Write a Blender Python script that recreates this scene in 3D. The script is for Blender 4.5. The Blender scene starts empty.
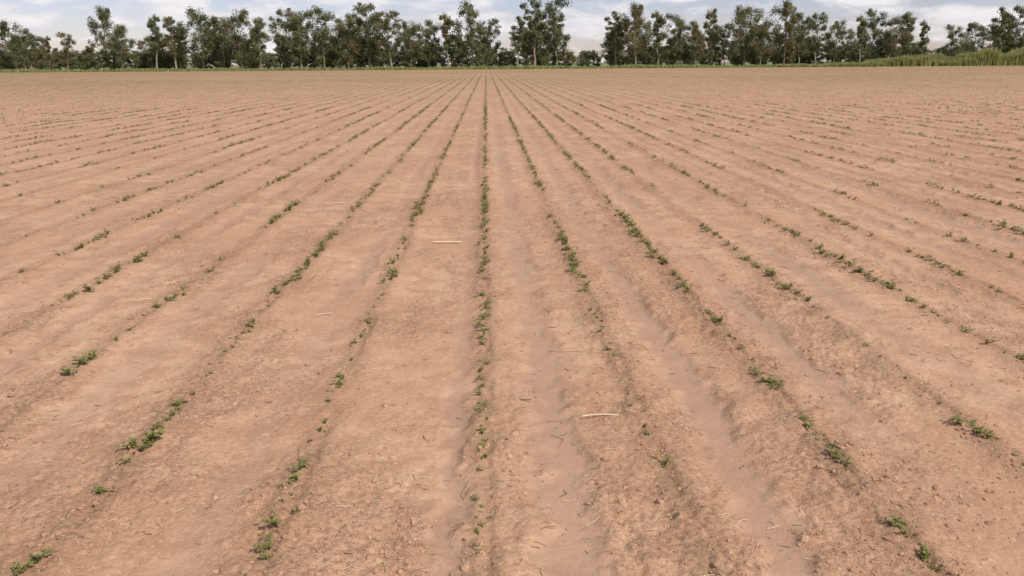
import bpy, math, numpy as np
from mathutils import Matrix, Vector
rng = np.random.default_rng(7)
sc = bpy.context.scene
X0, SP, HC = -0.04, 0.70, 1.53
FIELD_END = 238.0

# ------------------------------------------------------------ noise
def h2(ix, iy, s=0):
    ix = ix.astype(np.int64).astype(np.uint64); iy = iy.astype(np.int64).astype(np.uint64)
    n = (ix*np.uint64(374761393) + iy*np.uint64(668265263) + np.uint64(s*1442695+12345)) & np.uint64(0xffffffff)
    n = ((n ^ (n >> np.uint64(13)))*np.uint64(1274126177)) & np.uint64(0xffffffff)
    n = ((n ^ (n >> np.uint64(16)))*np.uint64(2246822519)) & np.uint64(0xffffffff)
    n = n ^ (n >> np.uint64(15))
    return (n & np.uint64(0xffffff)).astype(np.float64)/16777215.0
def vn(x, y, s=0):
    a = x*0.8+y*0.6; b = -x*0.6+y*0.8
    ix = np.floor(a); iy = np.floor(b); fx = a-ix; fy = b-iy
    ux = fx*fx*(3-2*fx); uy = fy*fy*(3-2*fy)
    return ((h2(ix,iy,s)*(1-ux)+h2(ix+1,iy,s)*ux)*(1-uy)+(h2(ix,iy+1,s)*(1-ux)+h2(ix+1,iy+1,s)*ux)*uy)*2-1
def fbm(x, y, o=3, s=0):
    r = 0; a = 1; t = 0
    for i in range(o):
        r = r+a*vn(x*2**i+i*7.3, y*2**i-i*3.1, s+i); t += a; a *= 0.5
    return r/t
def worley(x, y, s=0):
    ix = np.floor(x); iy = np.floor(y); d = np.full(x.shape, 9.0)
    for i in (-1,0,1):
        for j in (-1,0,1):
            px = ix+i+h2(ix+i,iy+j,s); py = iy+j+h2(ix+i,iy+j,s+9)
            d = np.minimum(d, (px-x)**2+(py-y)**2)
    return np.sqrt(d)
def sstep(a, b, x):
    t = np.clip((x-a)/(b-a), 0, 1); return t*t*(3-2*t)

def soil(x, y):
    wob = 0.030*vn(x*0.6, y*0.35, 3)
    t = (x+wob-X0)/SP
    k = np.floor(t); f = t-k
    z0 = np.zeros_like(k)
    c = 0.34+0.3*h2(k, z0, 5); w = 0.09+0.08*h2(k, z0, 6)
    c = np.where(k == 0, 0.40, c); w = np.where(k == 0, 0.15, w)
    c = np.where(k == -1, 0.80, c); w = np.where(k == -1, 0.08, w)
    depth = 0.55+0.7*h2(k, z0, 8)
    ed = 0.06*vn(x*7, y*7, 14)+0.045*vn(x*19, y*19, 15)
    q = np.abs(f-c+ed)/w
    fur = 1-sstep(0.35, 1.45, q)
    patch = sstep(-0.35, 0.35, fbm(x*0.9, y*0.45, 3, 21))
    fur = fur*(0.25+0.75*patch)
    rowd = np.abs(((t+0.5) % 1.0)-0.5)*SP
    bw = 0.075+0.03*vn(x*5,y*5,17)
    band = np.exp(-(rowd/bw)**2)
    rpatch = sstep(-0.35, 0.35, fbm(x*2.2, y*1.3, 3, 31))
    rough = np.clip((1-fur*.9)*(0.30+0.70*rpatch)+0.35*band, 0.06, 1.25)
    dist = np.hypot(x, y)
    fade = 1/(1+(dist/60)**2)
    fine = 1/(1+(dist/22)**2)
    h = 0.014*fbm(x*1.3, y*0.9, 2, 41)
    h = h-0.021*depth*fur*fade
    h = h+(0.018*band-0.021*np.exp(-(rowd/0.024)**2)*(0.5+0.5*vn(x*6, y*5, 44)))*fade
    h = h+0.021*rough*fbm(x*8, y*6, 3, 51)*fade
    wx = x+0.03*vn(x*12, y*12, 61)+.012*vn(x*31,y*31,63); wy = y+0.03*vn(x*12, y*12, 62)+.012*vn(x*31,y*31,64)
    lum = 0.45-worley(wx*11, wy*11, 71)
    lum2 = 0.45-worley(wx*30, wy*30, 72)
    cl = sstep(-0.05, 0.5, fbm(x*5, y*4, 2, 81))
    h = h+rough*fine*(0.013*lum*cl+0.007*lum2*(.4+.6*rpatch))
    h = h+0.006*fbm(x*42, y*42, 2, 91)*(rough+.1)*fine
    lug = np.abs(vn(x*7+2*vn(x*3,y*3,7)+.5*vn(x*20,y*20,8), y*15+.6*vn(x*17,y*17,9), 95))
    h = h-0.010*rough*fine*(1-sstep(0.0, 0.16, lug))*sstep(-0.1, 0.5, vn(x*1.7, y*1.1, 96))
    return h, fur, rough, band

def mesh_obj(name, V, F=None, mats=(), attrs=None, quads=None, mi=None, smooth=False, parent=None, link=True):
    me = bpy.data.meshes.new(name)
    V = np.asarray(V, dtype=np.float32)
    Fq = np.asarray(quads if quads is not None else F, dtype=np.int32)
    n = Fq.shape[1]
    me.vertices.add(len(V)); me.vertices.foreach_set('co', V.ravel())
    me.loops.add(Fq.size); me.loops.foreach_set('vertex_index', Fq.ravel())
    me.polygons.add(len(Fq)); me.polygons.foreach_set('loop_start', np.arange(len(Fq), dtype=np.int32)*n)
    if mi is not None: me.polygons.foreach_set('material_index', np.asarray(mi, dtype=np.int32))
    me.polygons.foreach_set('use_smooth', np.full(len(Fq), smooth))
    me.update(calc_edges=True)
    for an, av in (attrs or {}).items():
        a = me.attributes.new(an, 'FLOAT', 'POINT'); a.data.foreach_set('value', np.asarray(av, dtype=np.float32))
    for m in mats: me.materials.append(m)
    if not link: return me
    o = bpy.data.objects.new(name, me); sc.collection.objects.link(o)
    if parent: o.parent = parent
    return o

class NT:
    def __init__(s, tree): s.t = tree; s.n = tree.nodes; s.l = tree.links
    def new(s, ty, **kw):
        n = s.n.new(ty)
        for k, v in kw.items(): setattr(n, k, v)
        return n
    def put(s, sock, v):
        if isinstance(v, bpy.types.NodeSocket): s.l.new(v, sock)
        else: sock.default_value = v
    def math(s, op, a, b=0.0, clamp=False):
        n = s.new('ShaderNodeMath', operation=op, use_clamp=clamp); s.put(n.inputs[0], a); s.put(n.inputs[1], b); return n.outputs[0]
    def mix(s, f, a, b, bt='MIX'):
        n = s.new('ShaderNodeMix', data_type='RGBA', blend_type=bt)
        s.put(n.inputs[0], f); s.put(n.inputs[6], a if not isinstance(a, tuple) else (*a, 1)[:4]); s.put(n.inputs[7], b if not isinstance(b, tuple) else (*b, 1)[:4]); return n.outputs[2]
    def noise(s, vec, sc, det=4, rough=0.6, dist=0):
        n = s.new('ShaderNodeTexNoise'); s.put(n.inputs['Vector'], vec); n.inputs['Scale'].default_value = sc
        n.inputs['Detail'].default_value = det; n.inputs['Roughness'].default_value = rough; n.inputs['Distortion'].default_value = dist; return n.outputs[0]
    def map(s, v, a, b, c=0., d=1.):
        n = s.new('ShaderNodeMapRange'); n.interpolation_type = 'SMOOTHSTEP'
        s.put(n.inputs[0], v); n.inputs[1].default_value = a; n.inputs[2].default_value = b; n.inputs[3].default_value = c; n.inputs[4].default_value = d; return n.outputs[0]
    def attr(s, name): return s.new('ShaderNodeAttribute', attribute_name=name).outputs['Fac']
def mat(name):
    m = bpy.data.materials.new(name); m.use_nodes = True; t = NT(m.node_tree)
    b = t.n['Principled BSDF']; return m, t, b

# soil material
m_soil, t, b = mat('dry_soil')
P = t.new('ShaderNodeNewGeometry').outputs['Position']
sp = t.new('ShaderNodeSeparateXYZ'); t.l.new(P, sp.inputs[0])
py = sp.outputs['Y']
fur = t.attr('fur'); rgh = t.attr('rough'); bnd = t.attr('band')
n1 = t.noise(P, 0.6, 3); n2 = t.noise(P, 5, 4, 0.7); n3 = t.noise(P, 45, 4, 0.72)
col = t.mix(t.map(n1, .36, .62), (.49,.292,.176), (.575,.365,.230))
col = t.mix(t.map(n2, .38, .66), col, (.445,.258,.155))
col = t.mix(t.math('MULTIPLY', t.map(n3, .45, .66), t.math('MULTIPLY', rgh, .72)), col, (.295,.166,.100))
col = t.mix(t.map(n3, .44, .30, 0, .6), col, (.70,.48,.32))
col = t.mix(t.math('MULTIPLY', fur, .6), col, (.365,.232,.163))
col = t.mix(t.math('MULTIPLY', t.math('MULTIPLY', bnd, t.map(n2, .64, .38)), .5), col, (.245,.150,.086))
far = t.map(py, 8, 100)
wn = t.noise(P, 0.045, 2, .6); wn2 = t.noise(P, 1.1, 4, .8)
weed = t.math('MULTIPLY', t.math('MULTIPLY', far, t.map(wn, .36, .60, .5, 1.)), t.map(wn2, .36, .56))
col = t.mix(t.math('MULTIPLY', weed, .8), col, (.255,.190,.085))
edge = t.math('ADD', py, t.math('MULTIPLY', wn, 6))
col = t.mix(t.map(edge, FIELD_END, FIELD_END+4), col, t.mix(wn2, (.12,.15,.05), (.25,.24,.11)))
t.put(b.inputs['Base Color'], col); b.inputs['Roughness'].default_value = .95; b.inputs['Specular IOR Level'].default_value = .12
hh = t.math('MULTIPLY', n3, t.math('ADD', t.math('MULTIPLY', rgh, .75), .3))
bp = t.new('ShaderNodeBump'); bp.inputs['Strength'].default_value = .9; bp.inputs['Distance'].default_value = .016
t.l.new(hh, bp.inputs['Height']); t.l.new(bp.outputs[0], b.inputs['Normal'])

def leafmat(name, c1, c2, c3, objvar=False, transl=.25, rough=.55):
    m, t, b = mat(name)
    v = t.attr('tint')
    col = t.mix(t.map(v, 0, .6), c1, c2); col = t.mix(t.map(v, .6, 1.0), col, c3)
    if objvar:
        oi = t.new('ShaderNodeObjectInfo').outputs['Random']
        col = t.mix(t.map(oi, .4, 1.0, 0, .7), col, t.mix(v, (.16,.13,.055), (.32,.26,.12)))
    t.put(b.inputs['Base Color'], col); b.inputs['Roughness'].default_value = rough; b.inputs['Specular IOR Level'].default_value = .2
    tr = t.new('ShaderNodeBsdfTranslucent'); t.put(tr.inputs[0], col)
    mx = t.new('ShaderNodeMixShader'); mx.inputs[0].default_value = transl
    t.l.new(b.outputs[0], mx.inputs[1]); t.l.new(tr.outputs[0], mx.inputs[2])
    t.l.new(mx.outputs[0], t.n['Material Output'].inputs[0]); return m
m_crop = leafmat('seedling_leaf', (.165,.185,.050), (.25,.265,.085), (.36,.32,.13), transl=.3)
m_tree = leafmat('tree_leaf', (.100,.118,.050), (.190,.205,.090), (.28,.275,.14), True, .40)
m_grass = leafmat('grass_blade', (.24,.27,.09), (.34,.36,.13), (.48,.43,.21), transl=.45)
def plain(name, c1, c2, s=20, useattr=True):
    m, t, b = mat(name)
    P = t.new('ShaderNodeNewGeometry').outputs['Position']
    f = t.attr('tint') if useattr else t.noise(P, s, 2)
    t.put(b.inputs['Base Color'], t.mix(t.math('MULTIPLY', t.noise(P, s, 2), .5), t.mix(f, c1, c2), c1)); b.inputs['Roughness'].default_value = .9
    b.inputs['Specular IOR Level'].default_value = .15
    return m
m_straw = plain('dry_straw', (.17,.10,.055), (.82,.66,.46), 60)
m_clod = plain('soil_clod', (.31,.178,.108), (.57,.36,.23), 60)
m_bark = plain('bark', (.18,.145,.10), (.48,.42,.34), 3, False)

# ------------------------------------------------------------ ground
ys = np.concatenate([[-40,-15,-6,-2,0,.7], np.geomspace(1.2, 262, 1120), [275,300,350,450,700,1200,2500,6000]])
u = np.concatenate([[-40,-12,-4,-2,-1.3], np.linspace(-1,1,1001), [1.3,2,4,12,40]])
hw = 1.9+.80*np.maximum(ys, 0)
Xg = (u[None,:]*hw[:,None]); Yg = np.repeat(ys[:,None], len(u), 1)
hg, fg, rg, bg_ = soil(Xg.ravel(), Yg.ravel())
V = np.stack([Xg.ravel(), Yg.ravel(), hg], 1)
ny, nx = Xg.shape
i = np.arange((ny-1)*(nx-1)); r = i//(nx-1); c = i%(nx-1); a = r*nx+c
mesh_obj('ground', V, quads=np.stack([a, a+1, a+nx+1, a+nx], 1), mats=[m_soil], attrs={'fur':fg, 'rough':rg, 'band':bg_}, smooth=True)

# ------------------------------------------------------------ seedlings
def leaflet(L, W, fold=.25):
    return np.array([[0,0,0],[-W/2,L*.55,W*fold],[0,L*.6,0],[W/2,L*.55,W*fold],[-W*.22,L*.95,W*.1],[0,L,-.02*L],[W*.22,L*.95,W*.1]])
def rotz(a): c,s=math.cos(a),math.sin(a); return np.array([[c,-s,0],[s,c,0],[0,0,1]])
def rotx(a): c,s=math.cos(a),math.sin(a); return np.array([[1,0,0],[0,c,-s],[0,s,c]])
def make_plant(seed, stems, leaves, detail):
    g = np.random.default_rng(seed); VV=[]; FF=[]; TT=[]; n=0
    for s in range(stems):
        az = g.uniform(0, 2*math.pi); reach = g.uniform(.015,.065); top = g.uniform(.015,.055)
        prev = np.zeros(3)
        for l in range(leaves):
            q = (l+1)/leaves
            p = np.array([math.sin(az)*reach*q, math.cos(az)*reach*q, top*q**.7]) + g.normal(0,.004,3)
            if detail:
                w = .0014; sd = np.array([math.cos(az),-math.sin(az),0])*w
                VV.append(np.array([prev-sd,prev+sd,p+sd,p-sd])); FF.append(np.array([[0,1,2,3]])+n); n+=4; TT.append(np.full(4,.85))
            prev = p
            tint = np.clip(g.normal(.42,.24),0,1)
            la = g.uniform(0,2*math.pi)
            cnt = 4 if detail else 2
            for j in range(cnt):
                L = g.uniform(.013,.023)*(1 if detail else 1.6); W = L*.58
                M = rotz(la+(j-(cnt-1)/2)*(.75 if detail else 1.7))@rotx(g.uniform(-.35,.45))
                lf = leaflet(L,W)@M.T + p
                if detail:
                    VV.append(lf); FF.append(np.array([[0,3,6,2],[0,2,4,1],[2,6,5,4]])+n); n+=7; TT.append(np.full(7,tint))
                else:
                    VV.append(lf[[0,3,5,1]]); FF.append(np.array([[0,1,2,3]])+n); n+=4; TT.append(np.full(4,tint))
    return np.concatenate(VV), np.concatenate(FF), np.concatenate(TT)

def scatter(name, temps, pos, scl, matl, parent=None, tintj=.15):
    VV=[];FF=[];TT=[];n=0
    which = rng.integers(0,len(temps),len(pos))
    for ti,(v,f,tt) in enumerate(temps):
        sel = np.where(which==ti)[0]
        if not len(sel): continue
        p = pos[sel]; s = scl[sel]; az = rng.uniform(0,2*math.pi,len(sel))
        c,si = np.cos(az)[:,None],np.sin(az)[:,None]
        x = v[None,:,0]*c-v[None,:,1]*si; y = v[None,:,0]*si+v[None,:,1]*c
        if s.ndim==1: s = np.stack([s,s,s],1)
        W = np.stack([x*s[:,0:1]+p[:,0:1], y*s[:,1:2]+p[:,1:2], v[None,:,2]*s[:,2:3]+p[:,2:3]],2).reshape(-1,3)
        F = (f[None]+ (np.arange(len(sel))*len(v))[:,None,None]).reshape(-1,f.shape[1])+n
        T = np.clip(tt[None]+rng.normal(0,tintj,len(sel))[:,None],0,1).ravel()
        VV.append(W);FF.append(F);TT.append(T);n+=len(W)
    return mesh_obj(name, np.concatenate(VV), np.concatenate(FF), [matl], {'tint':np.concatenate(TT)}, parent=parent)

near_t = [make_plant(10+i, 4+i%4, 3, True) for i in range(9)]
mid_t = [make_plant(30+i, 4+i%2, 3, False) for i in range(6)]
far_t = [make_plant(50+i, 5, 1, False) for i in range(5)]

L = [(-1,2.49,.7),(-1,2.61,1.),(-1,2.95,1.),(-1,3.02,.8),(-1,3.12,.5),(-1,3.42,.5),(-1,3.5,.55),(-1,3.72,.5),(-1,3.95,.8),(-1,4.05,.8),(-1,4.3,.5),(-1,4.6,.7),(-1,4.75,.6),(-1,5.0,.7),
 (-2,2.42,1.),(-2,2.36,.8),(-2,2.9,.8),(-2,3.12,.7),(-2,3.25,1.2),(-2,3.33,1.2),(-2,3.42,.8),(-2,3.6,.7),(-2,3.72,.8),(-2,3.8,.6),(-2,4.9,.8),(-2,5.0,.7),(-2,5.7,1.),(-2,5.9,.9),(-2,6.6,1.2),(-2,6.9,1.3),(-2,7.2,1.2),
 (-3,3.15,.7),(-3,4.15,1.1),(-3,4.3,1.2),(-3,4.42,1.1),(-3,4.7,.6),(-3,5.4,1.),(-3,5.55,.9),(-3,5.8,.9),(-3,6.4,.9),
 (-4,4.7,.9),(-4,4.9,.6),(-4,5.7,.9),(-4,6.8,1.3),(-4,6.95,1.1),(-4,7.8,.8),
 (0,2.55,.4),(0,2.78,.45),(0,3.1,.6),(0,3.18,.5),(0,3.35,.6),(0,3.6,.55),(0,3.66,.6),(0,3.8,.7),(0,3.88,.6),(0,3.98,.7),(0,4.1,.7),(0,4.2,.6),(0,4.55,.8),(0,4.65,.9),(0,4.75,.9),(0,4.86,.9),(0,5.0,.8),(0,5.1,.9),(0,5.25,.8),(0,5.4,.9),(0,5.55,.9),
 (1,2.62,.4),(1,3.02,.7),(1,3.3,.55),(1,3.38,.5),(1,4.3,.6),(1,4.45,.6),(1,4.7,.7),(1,4.95,.6),(1,5.2,.5),(1,6.1,.8),(1,6.35,1.),(1,6.5,1.),(1,6.75,1.),(1,7.0,1.1),(1,7.2,1.1),(1,7.4,1.),
 (2,2.36,.8),(2,2.5,.9),(2,2.53,.7),(2,2.98,.8),(2,3.05,.9),(2,3.14,.7),(2,3.35,.8),(2,3.42,.8),(2,3.8,.9),(2,3.88,1.),(2,3.97,.7),(2,4.4,.5),(2,4.6,.6),(2,4.9,1.),(2,5.05,.7),(2,5.6,1.),(2,5.8,1.),(2,6.1,.7),(2,7.2,1.2),(2,7.5,1.2),
 (3,2.95,.8),(3,3.28,1.1),(3,3.36,1.),(3,4.4,.5),(3,4.9,.6),(3,5.3,.9),(3,5.5,.8),(3,6.3,1.),(3,6.6,1.1),(3,6.9,1.),(3,7.6,.9),
 (4,3.8,.7),(4,4.05,1.),(4,4.12,.8),(4,4.4,.9),(4,4.6,.8),(4,5.1,.8),(4,5.3,.9),(4,6.1,.9),(4,6.4,1.),(4,6.7,1.),(4,7.4,.9),
 (5,4.7,.9),(5,5.1,.8),(5,5.5,.7),(5,6.0,.9),(5,6.6,.8),(6,5.6,.7),(6,6.2,.9),(-5,5.8,.8),(-5,6.4,.9),(-5,7.0,.8)]
pts = []
for k,y,s in L:
    s*=.82
    pts.append((X0+SP*k+rng.normal(0,.014), y, s))
    if s>.6:
        for _ in range(1+int(s>.85)): pts.append((X0+SP*k+rng.normal(0,.022), y+rng.normal(0,.07), s*rng.uniform(.35,.7)))
def row_fill(kmin,kmax,y0,y1,step,base,smin=.35,smax=.85):
    out=[]
    for k in range(kmin,kmax+1):
        y = np.arange(y0,y1,step); y = y+rng.uniform(-step*.6,step*.6,len(y))
        xx = np.full_like(y, X0+SP*k)
        pres = .55*fbm(xx*3.1+k*5.7, y*.5, 2, 201)+.75*fbm(xx*3.1+k*2.7, y*2.3, 2, 221)
        wgt = base + (.15 if -2<=k<=2 else 0.) + (.17 if k==0 else 0)
        keep = (pres+rng.normal(0,.2,len(y)) > .30-wgt) & (np.abs(xx) < .75*y+6)
        y = y[keep]; n=len(y)
        out.append(np.stack([xx[keep]+rng.normal(0,.018,n), y, rng.uniform(smin,smax,n)*(1+ .45*np.clip(pres[keep],-1,1))],1))
    return np.concatenate(out)
tiny = row_fill(-8,8,2.0,5.6,.07,.02); tiny[:,2]*=.42
A = np.concatenate([np.array(pts), tiny, row_fill(-14,14,5.6,12,.075,.12)])
B = row_fill(-36,36,12,32,.09,.26); C = row_fill(-100,100,32,95,.16,.50); D = row_fill(-230,230,95,FIELD_END-3,.75,.64)
def put(A): h=soil(A[:,0],A[:,1])[0]; return np.stack([A[:,0],A[:,1],h-.002],1)
crop = bpy.data.objects.new('crop_seedlings', None); sc.collection.objects.link(crop)
scatter('near_plants', near_t, put(A), A[:,2], m_crop, parent=crop)
scatter('middle_plants', mid_t, put(B), B[:,2]*1.0, m_crop, parent=crop)
scatter('distant_plants', far_t, put(C), np.stack([C[:,2]*1.25,C[:,2]*1.7,C[:,2]*1.1],1), m_crop, parent=crop)
scatter('far_plants', far_t, put(D), np.stack([D[:,2]*1.6,D[:,2]*6,D[:,2]*1.3],1), m_crop, parent=crop)

# ------------------------------------------------------------ straw and debris
def stick(seed):
    g=np.random.default_rng(seed); n=4
    t_=np.linspace(-.5,.5,n); bend=g.normal(0,.07,n); V=[];F=[]
    for i in range(n):
        for a in range(4):
            an=a*math.pi/2; V.append((t_[i], bend[i]+math.cos(an)*.015, .02+math.sin(an)*.015))
    for i in range(n-1):
        for a in range(4): F.append((i*4+a,i*4+(a+1)%4,(i+1)*4+(a+1)%4,(i+1)*4+a))
    return np.array(V),np.array(F),np.full(len(V),.5)
st=[stick(i) for i in range(8)]
def sticks(name, x,y,z,Ln,th,tj,az=None,tl=.12):
    VV=[];FF=[];TT=[];n=0
    for i in range(len(x)):
        v,f,tt=st[i%8]; a=rng.uniform(0,math.pi) if az is None else az[i]; c,s=math.cos(a),math.sin(a)
        vx=v[:,0]*Ln[i]; cen=np.repeat(v[:,1].reshape(-1,4).mean(1),4); vy=cen*Ln[i]+(v[:,1]-cen)/.015*th[i]; vz=(v[:,2]-.02)/.015*th[i]+th[i]*.8+v[:,0]*Ln[i]*rng.normal(0,tl)
        VV.append(np.stack([x[i]+vx*c-vy*s,y[i]+vx*s+vy*c,z[i]+vz],1)); FF.append(f+n); n+=len(v); TT.append(np.full(len(v),tj[i]))
    return mesh_obj(name,np.concatenate(VV),np.concatenate(FF),[m_straw],{'tint':np.concatenate(TT)})
n=20000; y=np.exp(rng.uniform(math.log(1.8),math.log(45),n)); x=rng.uniform(-1,1,n)*(.75*y+1)
cl=fbm(x*1.3,y*1.3,2,301)+.3*fbm(x*6,y*6,1,305)>rng.uniform(-.5,.7,n); x=x[cl];y=y[cl]
Ln=rng.lognormal(math.log(.023),.7,len(x)).clip(.006,.18)*(1+y*.02)
h=soil(x,y)[0]
sticks('straw_litter',x,y,h+.0005,Ln,rng.uniform(.0005,.0016,len(x))*(1+y*.05),np.where(rng.random(len(x))<.4,rng.uniform(0,.35,len(x)),rng.beta(2.,1.4,len(x))),tl=.12)
bx=np.array([-.36,.485,.16,-2.35,-1.72,2.75,2.25,-2.8,1.9,-1.05,.95,-.5]);by=np.array([7.35,3.50,3.72,5.6,9.6,3.5,8.9,9.5,12.,5.2,6.3,11.]);bL=np.array([.25,.16,.06,.14,.2,.13,.07,.12,.2,.1,.1,.18])
hb=soil(bx,by)[0]
sticks('dry_stalk',bx,by,hb+.006,bL,np.array([.0075,.0042,.004,.003,.005,.006,.004,.004,.005,.003,.003,.004]),np.array([1,.9,.2,.9,.9,.95,.9,.8,.9,.9,.9,.9]),np.array([-.15,.08,0,.5,.2,.1,1.4,.3,.2,.6,2.6,.3]),tl=.04)

# ------------------------------------------------------------ clods
def clod(seed):
    g=np.random.default_rng(seed); p=(1+5**.5)/2
    v=np.array([(-1,p,0),(1,p,0),(-1,-p,0),(1,-p,0),(0,-1,p),(0,1,p),(0,-1,-p),(0,1,-p),(p,0,-1),(p,0,1),(-p,0,-1),(-p,0,1)],float)/1.9
    v=v*g.uniform(.65,1.25,(12,1))*np.array([1,.85,.6])
    f=np.array([(0,11,5),(0,5,1),(0,1,7),(0,7,10),(0,10,11),(1,5,9),(5,11,4),(11,10,2),(10,7,6),(7,1,8),(3,9,4),(3,4,2),(3,2,6),(3,6,8),(3,8,9),(4,9,5),(2,4,11),(6,2,10),(8,6,7),(9,8,1)])
    return v,f,np.full(12,.5)
n=65000; y=np.exp(rng.uniform(math.log(1.7),math.log(24),n)); x=rng.uniform(-1,1,n)*(.75*y+1)
h,f_,r_,b_=soil(x,y)
keep=(r_*sstep(-.4,.4,fbm(x*3,y*2.5,2,401))+.3*b_>rng.uniform(.1,.9,n)); x,y,h=x[keep],y[keep],h[keep]
s=rng.lognormal(math.log(.0044),.55,len(x)).clip(.002,.018)*(1+y*.03)
scatter('soil_clods',[clod(i) for i in range(8)],np.stack([x,y,h+s*.05],1),s,m_clod,tintj=.25)

# ------------------------------------------------------------ trees
def tube(p0,p1,r0,r1,VV,FF,n,seg=6):
    d=p1-p0; d=d/np.linalg.norm(d); a=np.cross(d,[.3,.9,.1]); a/=np.linalg.norm(a); b_=np.cross(d,a)
    an=np.arange(seg)*2*math.pi/seg
    ring=np.cos(an)[:,None]*a+np.sin(an)[:,None]*b_
    VV.append(np.concatenate([p0+ring*r0,p1+ring*r1])); i=np.arange(seg); j=(i+1)%seg
    FF.append(np.stack([i,j,j+seg,i+seg],1)+n); return n+2*seg
def make_tree(seed, H=16., spread=.30, low=.25, nl=15, leafs=75, rf=.075, lsz=1.):
    g=np.random.default_rng(seed); VV=[];FF=[];n=0;tips=[]
    lean=g.normal(0,.03,2); pts_=[np.zeros(3)-np.array([0,0,.3])]
    S=8
    for i in range(1,S+1):
        z=H*.9*i/S; pts_.append(np.array([lean[0]*z+g.normal(0,.18),lean[1]*z+g.normal(0,.18),z]))
    R=.018*H
    for i in range(S): n=tube(pts_[i],pts_[i+1],R*(1-i/S*.85),R*(1-(i+1)/S*.85),VV,FF,n)
    tips.append((pts_[-1]+[0,0,.3],1.1))
    az=g.uniform(0,6.28)
    for l in range(nl):
        q=low+(.97-low)*(l+g.uniform(0,1))/nl; z=H*.9*q; i=min(int(z/(H*.9)*S),S-1)
        fr=z/(H*.9)*S-i; p0=pts_[i]*(1-fr)+pts_[i+1]*fr
        az+=2.4+g.normal(0,.5)
        env=math.sin(math.pi*min(1,(q-low*.8+.12)/(1.20-low*.8)))**.6
        Ln=H*spread*env*g.uniform(.55,1.1)
        up=g.uniform(.25,.8); d=np.array([math.cos(az),math.sin(az),up]); d/=np.linalg.norm(d)
        p1=p0+d*Ln*.55+g.normal(0,.15,3); p2=p1+(d+np.array([0,0,.25]))*Ln*.5+g.normal(0,.3,3)
        r=R*.42*(1-q*.6); n=tube(p0,p1,r,r*.6,VV,FF,n,5); n=tube(p1,p2,r*.6,r*.25,VV,FF,n,5)
        tips.append((p2,1.0))
        for s_ in range(4):
            bp_=p1*(1-s_*.25)+p2*s_*.25; dd=d+g.normal(0,.7,3); dd/=np.linalg.norm(dd); e=bp_+dd*Ln*g.uniform(.2,.5)
            n=tube(bp_,e,r*.35,r*.12,VV,FF,n,4); tips.append((e,g.uniform(.6,1.)))
        tips.append((p0*.4+p1*.6,.8))
    T=[np.full(n,.5)]; nb=sum(len(f) for f in FF)
    for c_,sz in tips:
        m=int(leafs*sz*g.uniform(.5,1.2)); rad=H*rf*sz*g.uniform(.7,1.25)
        d=g.normal(0,1,(m,3)); d/=np.linalg.norm(d,axis=1)[:,None]; rr=g.uniform(0.05,1,m)**.55
        ctr=c_+d*rr[:,None]*rad*np.array([1.1,1.1,.95])
        ctr[:,2]=np.maximum(ctr[:,2],.25)
        a=g.normal(0,1,(m,3)); a/=np.linalg.norm(a,axis=1)[:,None]
        nn=d+g.normal(0,.7,(m,3))+[0,0,.3]; b_=np.cross(a,nn); b_/=np.linalg.norm(b_,axis=1)[:,None]; a=np.cross(nn,b_); a/=np.linalg.norm(a,axis=1)[:,None]
        L_=g.uniform(.20,.42,m)[:,None]*lsz; W_=L_*g.uniform(.5,.9,(m,1))
        q=np.stack([ctr-a*L_*.6,ctr+b_*W_*.5,ctr+a*L_*.6,ctr-b_*W_*.5],1).reshape(-1,3)
        VV.append(q); FF.append(np.arange(4*m).reshape(-1,4)+n); n+=4*m
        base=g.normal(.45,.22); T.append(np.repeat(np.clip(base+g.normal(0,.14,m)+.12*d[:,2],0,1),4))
    F=np.concatenate(FF); mi=np.zeros(len(F),int); mi[nb:]=1
    return mesh_obj('tree_mesh',np.concatenate(VV),F,[m_bark,m_tree],{'tint':np.concatenate(T)},mi=mi,link=False)
tall=[make_tree(100+i,16.,[.20,.26,.29,.20,.14,.27,.31,.16,.22,.28][i],[.16,.1,.14,.25,.36,.12,.08,.32,.22,.1][i],[15,17,18,14,13,16,19,14,15,17][i],[95,105,100,90,80,105,105,85,90,110][i],[.07,.08,.075,.06,.055,.08,.08,.055,.065,.085][i]) for i in range(10)]
bush=[make_tree(200+i,5.,.5,.03,10,60,.15,.9) for i in range(4)]
T_=[(-136,13.8),(-128.7,11.5),(-123,10),(-118,10.7),(-108,17.5),(-102,12.3),(-93,15.7),(-87.5,15.1),(-80.4,16.7),(-74.7,14.5),(-69,16.2),(-63.3,14.4),(-57.7,16.9),(-52,16),(-46.3,17),(-39.2,15.4),(-33,18.3),(-26.4,15.9),(-21.6,13),(-16.5,13.6),(-10.8,15.7),(-3.7,17.9),(2,14),(9,14),(13.9,19.4),(20.4,19.6),
(37.5,15.5),(42.6,17.3),(49.4,16),(55,14.8),(60.2,13),(65.9,16.3),(74.4,16.8),(78.7,11.5),(85.8,17.8),(90.9,15.1),(95.7,15),(101,12.8),(107,14.4),(112.7,16),(118.4,14.3),(122.7,15.4),(128.4,13.2),(132.6,11.3),(146.8,15.8),(152.2,16.6),(159,15),(166,17),(175,14),(-143,15),(-150,13),(-158,16),(-167,14)]
tl=bpy.data.objects.new('tree_line',None); sc.collection.objects.link(tl)
def inst(me,x,y,sx,sz,nm):
    o=bpy.data.objects.new(nm,me); sc.collection.objects.link(o); o.parent=tl
    o.location=(x,y,0); o.rotation_euler=(0,0,rng.uniform(0,6.28)); o.scale=(sx,sx,sz)
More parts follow.
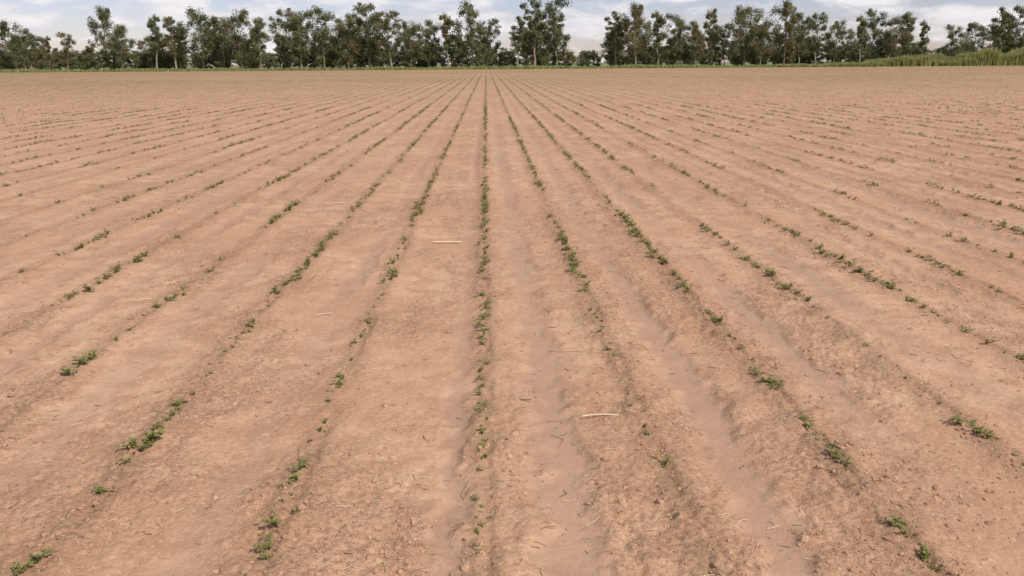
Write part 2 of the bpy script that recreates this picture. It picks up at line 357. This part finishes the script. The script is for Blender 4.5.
for i,(x,h_) in enumerate(T_):
    s=h_/15.6; inst(tall[int(rng.integers(0,10))],x,252+rng.uniform(-3,5),s*rng.uniform(.85,1.15),s,'tree')
    for q in range(2):
        xx=x+rng.uniform(-4,4)
        if 24<xx<33 or 134<xx<143 or -113<xx<-109 or -100<xx<-96: continue
        inst(tall[int(rng.integers(0,10))],xx,266+rng.uniform(-5,8),s*rng.uniform(.75,1.),s*rng.uniform(.4,.8),'tree')
for x in np.arange(-180,185,3.0):
    gap = 22<x<36
    hgt=rng.uniform(.5,1.1)*(1.0 if not gap else .85)
    inst(bush[int(rng.integers(0,4))],x+rng.uniform(-1,1),257+rng.uniform(-5,8),hgt*rng.uniform(.9,1.3),hgt,'bush')
for x in np.arange(-260,270,5.0):
    s=rng.uniform(.32,.48); inst(tall[[1,2,5,6,9][int(rng.integers(0,5))]],x+rng.uniform(-2,2),330+rng.uniform(-12,12),s*2.0,s,'tree')

# ------------------------------------------------------------ grass verge
def tuft(seed,n=9,W=.03):
    g=np.random.default_rng(seed);V=[];F=[];T=[]
    for i in range(n):
        a=g.uniform(0,6.28);p=g.normal(0,.12,3);p[2]=0;hh=g.uniform(.5,1);ln=g.uniform(.1,.4)
        d=np.array([math.cos(a),math.sin(a),0]);s=np.array([-d[1],d[0],0])*W
        V+= [p-s,p+s,p+d*ln*.4+[0,0,hh*.6]+s,p+d*ln*.4+[0,0,hh*.6]-s,p+d*ln+[0,0,hh]+s*.2,p+d*ln+[0,0,hh]-s*.2]
        k=i*6;F+=[(k,k+1,k+2,k+3),(k+3,k+2,k+4,k+5)];T+=[g.uniform(.2,.9)]*6
    return np.array(V),np.array(F),np.array(T)
tf=[tuft(i,10,.05) for i in range(6)]
n=8000; x=rng.uniform(-180,180,n); y=rng.uniform(FIELD_END-1,248,n)
s=rng.uniform(.4,1.3,n)*(.8+.4*vn(x*.1,y*.1,501))
scatter('grass_verge',tf,np.stack([x,y,np.zeros(n)],1),np.stack([s*1.5,s*1.5,s*.9],1),m_grass)
tf2=[tuft(20+i,14,.07) for i in range(6)]
n=9000; x=80+100*rng.uniform(0,1,n)**.8; y=rng.uniform(234,246,n)
s=(.9+3.5*sstep(85,140,x)*sstep(-1.4,.4,vn(x*.12,y*.2,511)))*rng.uniform(.6,1.1,n)*(.85+.35*vn(x*.35,y*.1,512))
scatter('tall_grass',tf2,np.stack([x,y,np.zeros(n)],1),np.stack([1+s*.4,1+s*.4,s],1),m_grass,tintj=.3)

# ------------------------------------------------------------ world & sun
SE, SA = math.radians(48), math.radians(138)
w=bpy.data.worlds.new('World'); sc.world=w; w.use_nodes=True; t=NT(w.node_tree)
bg=t.n['Background']
sky=t.new('ShaderNodeTexSky',sky_type='NISHITA'); sky.sun_disc=False; sky.sun_elevation=SE; sky.sun_rotation=SA; sky.dust_density=.4; sky.air_density=1.; sky.ozone_density=3.
t.put(bg.inputs[0],t.mix(1.,sky.outputs[0],(1.,.86,.98),'MULTIPLY')); bg.inputs[1].default_value=.11
tc=t.new('ShaderNodeTexCoord').outputs['Generated']
mp=t.new('ShaderNodeMapping'); mp.inputs['Scale'].default_value=(1,1,3.2); mp.inputs['Location'].default_value=(.25,.1,0); t.l.new(tc,mp.inputs[0])
cn=t.noise(mp.outputs[0],11,6,.58,.3)
cn2=t.noise(mp.outputs[0],22,4,.6)
cm=t.map(cn,.43,.60)
ccol=t.mix(t.map(cn2,.3,.65),(.78,.75,.84),(1.,.96,.96))
bg2=t.new('ShaderNodeBackground'); t.put(bg2.inputs[0],ccol); bg2.inputs[1].default_value=.94
mx=t.new('ShaderNodeMixShader'); t.put(mx.inputs[0],t.math('MULTIPLY',cm,.9)); t.l.new(bg.outputs[0],mx.inputs[1]); t.l.new(bg2.outputs[0],mx.inputs[2])
t.l.new(mx.outputs[0],t.n['World Output'].inputs[0])
sl=bpy.data.lights.new('sun','SUN'); sl.energy=3.8; sl.angle=math.radians(.6); sl.color=(1,.935,.83)
so=bpy.data.objects.new('sun',sl); sc.collection.objects.link(so)
dv_=Vector((math.sin(SA)*math.cos(SE),math.cos(SA)*math.cos(SE),math.sin(SE)))
so.rotation_euler=dv_.to_track_quat('Z','Y').to_euler()

# ------------------------------------------------------------ camera
cd=bpy.data.cameras.new('camera'); cd.sensor_width=36; cd.lens=36*852/1024; cd.clip_start=.05; cd.clip_end=9000
co=bpy.data.objects.new('camera',cd); sc.collection.objects.link(co); sc.camera=co
M=Matrix.Rotation(math.radians(-1.58),4,'Z')@Matrix.Rotation(math.radians(90-14.78),4,'X')@Matrix.Rotation(math.radians(-.39),4,'Z')
co.matrix_world=Matrix.Translation((0,0,HC))@M
sc.view_settings.view_transform='Standard'; sc.view_settings.look='None'; sc.view_settings.exposure=0
